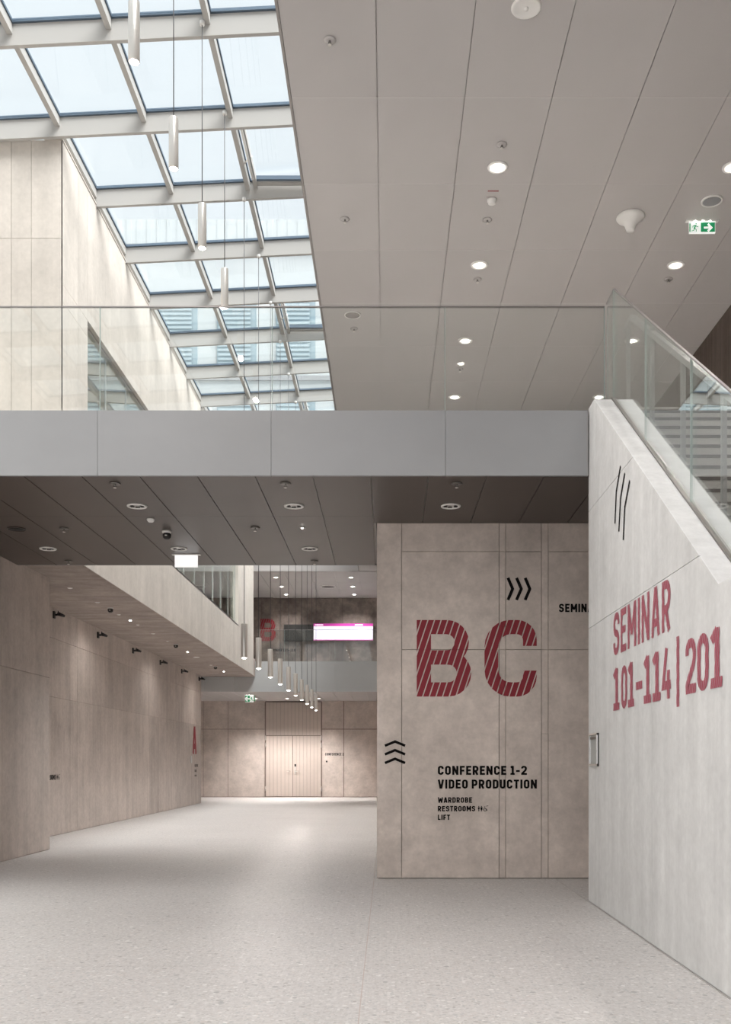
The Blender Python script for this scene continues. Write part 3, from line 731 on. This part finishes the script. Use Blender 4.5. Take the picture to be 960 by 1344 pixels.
MB().box(X0-xm+.0, X1-xm-.0, -.008, 0, Z1-Z0-.11, Z1-Z0).build('header', 'screen_bar', ls)
MB().box(X0-xm, X1-xm, -.008, 0, 0, .03).build('lower_edge', 'screen_bar', ls)
MB().box(X0-xm+.06, X0-xm+.40, -.012, -.008, Z1-Z0-.075, Z1-Z0-.035).build('header_text', 'screen_ink', ls)
MB().box(X1-xm-.75, X1-xm-.42, -.012, -.008, Z1-Z0-.075, Z1-Z0-.035).build('header_text', 'screen_ink', ls)

# ------------------------------------------------------------------ pendant lamps below the skylight
def make_pendant(loc, cord, label, energy=62):
    r = thing('pendant_lamp', label, 'pendant lamp', loc, 0, 'cylinder pendants under the skylight')
    MB().lathe([(.0, .55), (.050, .55), (.052, .545), (.052, .012), (.049, .0), (.044, .002), (.044, .03), (0.0, .03)], n=28).build('tube', 'steel', r)
    MB().lathe([(.0, -.018), (.022, -.014), (.040, 0.0), (.043, .02), (0, .02)], n=20).build('lamp_glass', 'lamp', r)
    MB().tube((0, 0, .55), (0, 0, cord), .0055, 8).build('cord', 'cable', r)
    MB().tube((0, 0, cord-.05), (0, 0, cord), .03, 12).build('ceiling_cup', 'white', r)
    ld = bpy.data.lights.new('pendant_light', 'SPOT'); ld.energy = energy; ld.spot_size = R(168); ld.spot_blend = .6; ld.shadow_soft_size = .04; ld.color = (1, .925, .875)
    lo = bpy.data.objects.new('pendant_light', ld); COL.objects.link(lo); lo.parent = r; lo.location = (0, 0, -.03)
    return r
up = ['nearest', 'second', 'third', 'fourth']
lows = ['nearest', 'second', 'third', 'fourth', 'fifth', 'sixth', 'seventh', 'eighth', 'ninth', 'farthest']
zlow = E+.728*2.3
for k, x in enumerate((176, 228, 265.5, 295)):
    Y = F*2.3/(508-x)
    zb = E+(1000-(82, 222, 326, 404)[k])/F*Y
    make_pendant((-2.3, Y, zb), hz(-2.3)+.13-zb, '%s of the four high steel pendant lamps hanging above the bridge' % up[k])
for k, o_ in enumerate(('first', 'second', 'third', 'fourth', 'fifth')):  # unseen pendants added to brighten the lettered wall
    Y = 7.1-1.8*k
    make_pendant((-2.3, Y, zlow+4.7), hz(-2.3)-zlow-4.7, '%s added unseen pendant lamp before the picture edge, fill light' % o_, 125)
for k in range(10):
    Y = 16.0+1.8*k-.04
    make_pendant((-2.3, Y, zlow), hz(-2.3)+(.0 if True else 0)-zlow+.0, '%s of the ten low steel pendant lamps in a row under the bridge view' % lows[k])

# ------------------------------------------------------------------ recessed downlights
def make_downlight(loc, label, on, group, energy=0):
    r = thing('downlight', label, 'downlight', loc, 0, group)
    MB().lathe([(.088, .0), (.088, -.010), (.098, -.014), (.115, -.012), (.118, 0)], n=32).build('trim_ring', 'white', r)
    MB().lathe([(0, -.002), (.087, -.002), (.087, 0), (0, 0)], n=24).build('reflector', 'lamp_soft' if on else 'lamp_off', r)
    b = MB()
    if on: b.lathe([(0, -.012), (.045, -.010), (.058, -.003), (0, -.003)], (0, .018, 0), n=20)
    else: b.box(-.078, -.040, -.035, .035, -.008, -.002).box(.038, .076, -.03, .04, -.008, -.002).box(-.03, .02, .045, .065, -.008, -.002)  # unlit: dark pieces drawn in for the darker inside of the recess
    b.build('lamp', 'lamp' if on else 'gap', r)
    if energy:
        ld = bpy.data.lights.new('downlight_beam', 'SPOT'); ld.energy = energy; ld.spot_size = R(120); ld.spot_blend = .7; ld.shadow_soft_size = .08; ld.color = (1, .945, .905)
        lo = bpy.data.objects.new('downlight_beam', ld); COL.objects.link(lo); lo.parent = r; lo.location = (0, 0, -.03)
    return r
CEN = 140
names = {11.32: 'nearest', 13.55: 'second', 15.98: 'third', 18.45: 'fourth'}
for X, side in ((1.266, 'left'), (3.955, 'right')):
    for Y in (11.32, 13.55, 15.98, 18.45):
        make_downlight((X, Y, ZC), '%s glowing round downlight in the %s ceiling row' % (names[Y], side), True, 'main ceiling downlights', CEN)
    for Y, o_ in ((-1.0, 'fifth'), (1.5, 'fourth'), (3.95, 'third'), (6.4, 'second'), (8.86, 'first')):  # rows carried on out of view, added only for their light
        if X < 2 and Y == 8.86: continue
        ld = make_downlight((X, Y, ZC), '%s added unseen fill downlight continuing the %s ceiling row' % (o_, side), True, 'added near fill downlights', CEN)
for X, sd_ in ((-4.08, 'left'), (-1.32, 'right')):
    for Y, o_ in ((36.4, 'nearest'), (38.3, 'middle'), (40.1, 'farthest')):
        make_downlight((X, Y, ZC-.02), '%s tiny downlight of the far ceiling, %s row' % (o_, sd_), True, 'far ceiling downlights', 170)
for X, o_ in ((-5.2, 'left'), (-3.95, 'middle'), (-2.7, 'right')):
    make_downlight((X, 39.2, b2z0), '%s tiny downlight under the far bridge before the door wall' % o_, True, 'far bridge downlights', 430)
for (x, y, w) in ((180, 664, 'front row left'), (386, 664, 'front row middle'), (592, 664, 'front row right, over the red letters'),
                  (63, 720, 'back row left'), (235, 720, 'back row middle'), (407, 720, 'back row right')):
    X, Y = onH(x, y, 2.99)
    make_downlight((X, Y, ZS), 'round recessed downlight in the dark bridge soffit, %s' % w, False, 'bridge soffit downlights', 0)

for Y, o_ in ((17.5, 'first'), (22.0, 'second'), (26.5, 'third'), (31.0, 'fourth')):  # unseen lamps put in to brighten the gallery interior
    make_downlight((-6.3, Y, E+6.95), '%s added unseen downlight brightening the gallery behind its windows' % o_, True, 'added gallery fill lights', 600)
# ------------------------------------------------------------------ sprinklers, detectors, speakers
def make_sprinkler(loc, label, big=1.0, dark=False):
    r = thing('sprinkler', label, 'sprinkler', loc)
    MB().lathe([(.02, 0), (.045*big, -.002), (.048*big, -.010), (.03, -.014), (.0, -.014)], n=20).build('rosette', 'ceil' if not dark else 'steel_dark', r)
    MB().tube((0, 0, -.012), (0, 0, -.028), .011, 10).tube((-.011, 0, -.028), (-.010, 0, -.052), .0035, 6).tube((.011, 0, -.028), (.010, 0, -.052), .0035, 6).build('body', 'steel_dark', r)
    MB().lathe([(.0, -.055), (.018, -.054), (.020, -.050), (0, -.050)], n=14).build('deflector', 'steel', r)
    return r
for x, y, lab in ((433, 52, 'ceiling sprinkler nearest the skylight edge at the top'), (453, 287, 'small sprinkler near the skylight, above the glass balustrade'),
                  (659, 189, 'sprinkler just behind the brightest round downlight'), (627, 366, 'sprinkler in front of the second left ceiling downlight'),
                  (878, 366, 'sprinkler beside the second right ceiling downlight'), (604, 484, 'sprinkler seen through glass between two left downlights'),
                  (465, 431, 'sprinkler seen through glass near the skylight'), (640, 288, 'sprinkler below the smoke detector on the white ceiling')):
    X, Y = onH(x, y, 6.8); make_sprinkler((X, Y, ZC), lab, 1.25)
for x, y, lab in ((151, 634, 'sprinkler at the front left of the dark soffit'), (375, 634, 'sprinkler at the front middle of the dark soffit'), (600, 634, 'sprinkler in the dark soffit over the lettered wall'),
                  (335, 692, 'sprinkler in the middle of the dark soffit'), (84, 693, 'sprinkler left of the back downlights in the soffit'), (413, 736, 'sprinkler at the back right edge of the soffit'), (90, 736, 'sprinkler at the back left edge of the soffit')):
    X, Y = onH(x, y, 2.99); make_sprinkler((X, Y, ZS), lab, 1.3, True)
def disc(name, label, cat, loc, prof, mat, extra=None):
    r = thing(name, label, cat, loc); MB().lathe(prof, n=32).build('body', mat, r)
    if extra: MB().lathe(extra[0], n=24).build(extra[1], extra[2], r)
    return r
X, Y = onH(691, 9, 6.8)
disc('loudspeaker', 'flat round white ceiling disc at the top of the picture', 'loudspeaker', (X, Y, ZC), [(.135, 0), (.135, -.012), (.12, -.02), (.10, -.012), (0, -.014)], 'white', ([(.0, -.03), (.02, -.028), (.022, -.012), (0, -.012)], 'sensor', 'white'))
X, Y = onH(646, 262, 6.8)
sdm = disc('smoke_detector', 'round white smoke detector behind the first downlight', 'smoke detector', (X, Y, ZC), [(.058, 0), (.058, -.02), (.05, -.03), (.045, -.05), (.03, -.058), (0, -.058)], 'white')
X, Y = onH(650, 250.5, 6.8)
lp = thing('label_strip', 'tiny red and grey label strips beside the smoke detector', 'label', (X, Y, ZC))
MB().box(-.085, .045, -.012, .012, -.003, 0).build('red_label', plain('label_red', (.30, .12, .12), .6), lp)
MB().box(-.095, .02, .12, .135, -.003, 0).build('grey_label', plain('label_grey', (.42, .36, .36), .6), lp)
X, Y = onH(828, 284, 6.8)
disc('ceiling_antenna', 'flared white mushroom-shaped ceiling unit near the exit sign', 'ceiling unit', (X, Y, ZC), [(.17, 0), (.175, -.02), (.16, -.04), (.11, -.07), (.075, -.11), (.055, -.17), (.05, -.185), (0, -.185)], 'white')
X, Y = onH(935, 263, 6.8)
disc('loudspeaker', 'grey round ceiling loudspeaker grille behind the exit sign', 'loudspeaker', (X, Y, ZC), [(.125, 0), (.125, -.008), (.10, -.012), (.0, -.012)], 'fascia', ([(.128, 0), (.128, -.016), (.108, -.018), (.108, 0)], 'ring', 'white'))
X, Y = onH(463, 413, 6.8)
disc('loudspeaker', 'faint round speaker disc above the glass near the skylight', 'loudspeaker', (X, Y, ZC), [(.12, 0), (.12, -.008), (.0, -.010)], 'ceil_gap', ([(.125, 0), (.125, -.014), (.11, -.014), (.11, 0)], 'ring', 'white'))
X, Y = onH(431, 769, 6.8)
disc('loudspeaker', 'dark round grille in the far ceiling above the lit screen', 'loudspeaker', (X, Y, ZC-.02), [(.28, 0), (.28, -.02), (.0, -.02)], 'steel_dark', ([(.30, 0), (.30, -.03), (.26, -.03), (.26, 0)], 'ring', 'white'))
X, Y = onH(22, 694, 2.99)
disc('loudspeaker', 'dark round loudspeaker grille at the left of the bridge soffit', 'loudspeaker', (X, Y, ZS), [(.115, 0), (.115, -.006), (.0, -.008)], 'gap', ([(.12, 0), (.12, -.012), (.108, -.012), (.108, 0)], 'ring', 'soffit'))
X, Y = onH(198, 681, 2.99)
disc('smoke_detector', 'small white detector between two soffit downlights', 'smoke detector', (X, Y, ZS), [(.05, 0), (.05, -.015), (.03, -.04), (.0, -.045)], 'white')
X, Y = onH(397, 692, 2.99)
disc('spotlight', 'tiny bright spot lamp in the dark bridge soffit', 'spotlight', (X, Y, ZS), [(.035, 0), (.035, -.01), (.02, -.012), (0, -.012)], 'steel', ([(0, -.022), (.014, -.016), (.016, -.012), (0, -.012)], 'lamp', 'lamp'))
def make_camera(loc, label):
    r = thing('security_camera', label, 'camera', loc)
    MB().lathe([(.06, 0), (.06, -.02), (.05, -.03), (0, -.03)], n=20).build('base', 'white', r)
    MB().lathe([(.045, -.03), (.055, -.05), (.05, -.085), (.03, -.105), (0, -.11)], n=20).build('dome', 'black', r)
    MB().lathe([(0, -.075), (.018, -.07), (.018, -.06), (0, -.06)], (0, -.045, 0), n=12).build('lens', 'steel', r)
    return r
X, Y = onH(219, 697, 2.99); make_camera((X, Y, ZS), 'black dome camera under the dark bridge soffit')
zsf = E+3.06
for (x, y, w) in ((145, 797, 'nearest'), (231, 845, 'middle'), (283, 874, 'farthest')):
    X, Y = onH(x, y, 3.06); make_camera((X, Y, zsf), '%s black dome camera under the concrete gallery soffit' % w)
for (x, y, w) in ((168, 813.5, 'nearest'), (244, 855, 'middle'), (292, 881, 'farthest')):
    X, Y = onH(x, y, 3.06)
    r = thing('slot_spotlight', '%s bright spot lamp in a dark slot under the gallery' % w, 'spotlight', (X, Y, zsf))
    MB().box(-.10, .10, -.05, .05, -.004, 0).build('slot', 'gap', r)
    MB().lathe([(0, -.03), (.022, -.024), (.028, -.004), (0, -.004)], (.05, 0, 0), n=16).build('lamp', 'lamp', r)
    ld = bpy.data.lights.new('slot_beam', 'SPOT'); ld.energy = 58; ld.spot_size = R(172); ld.spot_blend = 1.0; ld.shadow_soft_size = .03; ld.color = (1, .92, .865)
    lo = bpy.data.objects.new('slot_beam', ld); COL.objects.link(lo); lo.parent = r; lo.location = (.05, 0, -.05)
for (x, y, rad, w) in ((92, 771, .05, 'nearest the pier'), (128, 790, .05, 'before the nearest dome camera'), (156, 806, .04, 'beyond the nearest dome camera'), (181, 819.5, .04, 'beyond the nearest slot lamp'),
                  (201, 831, .05, 'halfway to the middle dome camera'), (220, 841, .04, 'before the middle dome camera'), (258, 862, .10, 'large, beyond the middle slot lamp'), (277, 872.5, .05, 'before the farthest dome camera')):
    X, Y = onH(x, y, 3.06)
    tag(MB().lathe([(rad, 0), (rad, -.01), (rad*.7, -.02), (0, -.022)], n=16).build('detector', 'white', None, (X, Y, zsf)), 'small white detector under the gallery, %s' % w, 'detector')
for (x, y, w) in ((70, 807, 'first beside the pier'), (128, 833.5, 'second'), (174, 854, 'third'), (210, 869.5, 'fourth'), (238, 881, 'fifth'), (261, 891, 'sixth, nearest the far end')):
    Yp, Z = onX(x, y, XL)
    r = thing('wall_spotlight', 'black spotlight high on the left wall, %s from the pier' % w if 'pier' not in w and 'end' not in w else 'black spotlight high on the left wall, %s' % w, 'spotlight', (XL, Yp, Z))
    MB().box(0, .035, -.04, .04, -.07, .07).build('base_plate', 'black', r)
    MB().tube((.035, 0, 0), (.19, 0, 0), .022, 12).tube((.08, 0, .0), (.10, 0, .08), .009, 8).build('arm', 'black', r)
    MB().tube((.11, -.04, .015), (.21, .04, -.02), .040, 14, .026).build('head', 'black', r)

# ------------------------------------------------------------------ exit signs
def exit_sign(loc, w, h, label, flip=False, back=False):
    r = thing('exit_sign', label, 'exit sign', loc)
    f = -1 if not back else 1
    MB().box(-w*.62, w*.62, -.03, .03, -.015, 0).build('bracket', 'white', r)
    MB().box(-w/2, w/2, -.012, .012, -h-.015, -.015).build('panel', 'exit_white' if not back else 'exit_back_glow', r)
    yf = -.0135*1.0 if not back else .0135
    a, b = (-w/2, -w*.08) if not flip else (w*.08, w/2)      # running-man half
    c, d = (-w*.06, w/2-.005) if not flip else (-w/2+.005, w*.06)
    if back: return r
    MB().box(c, d, yf, -.012, -h-.0, -.03).build('arrow_field', 'green', r)
    mb = MB(); sgn = -1 if flip else 1; cm = (c+d)/2; zc = -.022-h/2
    k = h*.34
    lines(mb, [([(-k*1.0, 0), (k*.6, 0)], False), ([(-.0, k*.9), (k*.85, 0), (-.0, -k*.9)], False)], h*.17, (cm, yf-.001, zc), (sgn, 0, 0), UZ)
    mb.build('arrow', 'exit_white', r, fix=False)
    mb = MB(); am = (a+b)/2
    lines(mb, [([(-h*.42, -h*.36), (-h*.42, h*.36)], False)], h*.10, (am, yf, zc), (sgn, 0, 0), UZ)
    lines(mb, [([(h*.10, h*.28), (h*.10, h*.38)], False)], h*.10, (am, yf, zc), (sgn, 0, 0), UZ)
    lines(mb, [([(h*.06, h*.22), (-h*.04, -h*.06)], False)], h*.13, (am, yf, zc), (sgn, 0, 0), UZ)
    lines(mb, [([(-h*.04, -h*.06), (h*.12, -h*.16), (h*.10, -h*.36)], False), ([(-h*.05, -h*.06), (-h*.12, -h*.26), (-h*.30, -h*.28)], False),
               ([(h*.05, h*.20), (h*.20, h*.06), (h*.30, h*.12)], False), ([(h*.03, h*.20), (-h*.14, h*.16), (-h*.20, h*.0)], False)], h*.065, (am, yf, zc), (sgn, 0, 0), UZ)
    mb.build('running_figure', 'green', r, fix=False)
    lm = MB()
    for q in (-.28, 0, .28): lm.lathe([(0, -.020), (.010, -.018), (.012, -.015), (0, -.015)], (q*w, -.022, 0), n=10)
    lm.build('sign_lamps', 'lamp', r)
    return r
X, Y = onH(922, 289.5, 6.8)
exit_sign((X, Y, ZC), 34/F*Y, 15.5/F*Y, 'green and white exit sign with right arrow under the ceiling')
X, Y = onH(244.7, 727.5, 2.99)
exit_sign((X, Y, ZS), 30/F*Y, 15.5/F*Y, 'blank white back of an exit sign under the bridge soffit', back=True)
Y = 37.0
exit_sign(((327.5-508)/F*Y, Y, b2z0), 11/F*Y, 9.5/F*Y, 'small green exit sign with left arrow under the far bridge', flip=True)

# ------------------------------------------------------------------ building seen through the skylight
YO = 44.0
bd = thing('building', 'pale neighbouring building with blue windows seen through the skylight', 'building', (-4, YO, 9))
bw = lambda x0, x1, y0, y1, z0, z1, n, m, p=bd: MB().box(x0+4, x1+4, y0-YO, y1-YO, z0-9, z1-9).build(n, m, p)
zy = lambda y: E+(1000-y)/F*YO
bw(-22, 8, YO, YO+6, 9, zy(330), 'wall', 'facade')
bw(-22, 8, YO-.15, YO+6, zy(330), zy(322), 'ledge', 'fascia')
cr = MB(); x = -22
while x < 8: cr.box(x+4, x+4+.22, -.015+.3, .3, zy(322)-9, zy(283)-9); x += .45
bw(-22, 8, YO+.3, YO+3, zy(322), zy(283), 'parapet', 'facade')
o = cr.build('corrugation', 'facade', bd); o['kind'] = 'stuff'
xw = [-15.4+2.62*k for k in range(8)]
for x in xw:
    for zb, ztp in ((zy(482), zy(392)), (zy(560), zy(520))):
        wf = bw(x, x+1.55, YO-.06, YO, zb, ztp, 'window', 'facade_win')
        sl = MB(); z = zb+.08
        while z < ztp-.1: sl.box(x+4+.06, x+4+1.49, -.10, -.06, z-9, z-9+.10); z += .2
        q = sl.build('blind', 'blind', wf); q['kind'] = 'stuff'
        bw(x+1.55, x+1.75, YO-.08, YO, zb, ztp, 'jamb', 'facade_win')
bw(-22, 8, YO-.1, YO, zy(500), zy(494), 'ledge', 'fascia')
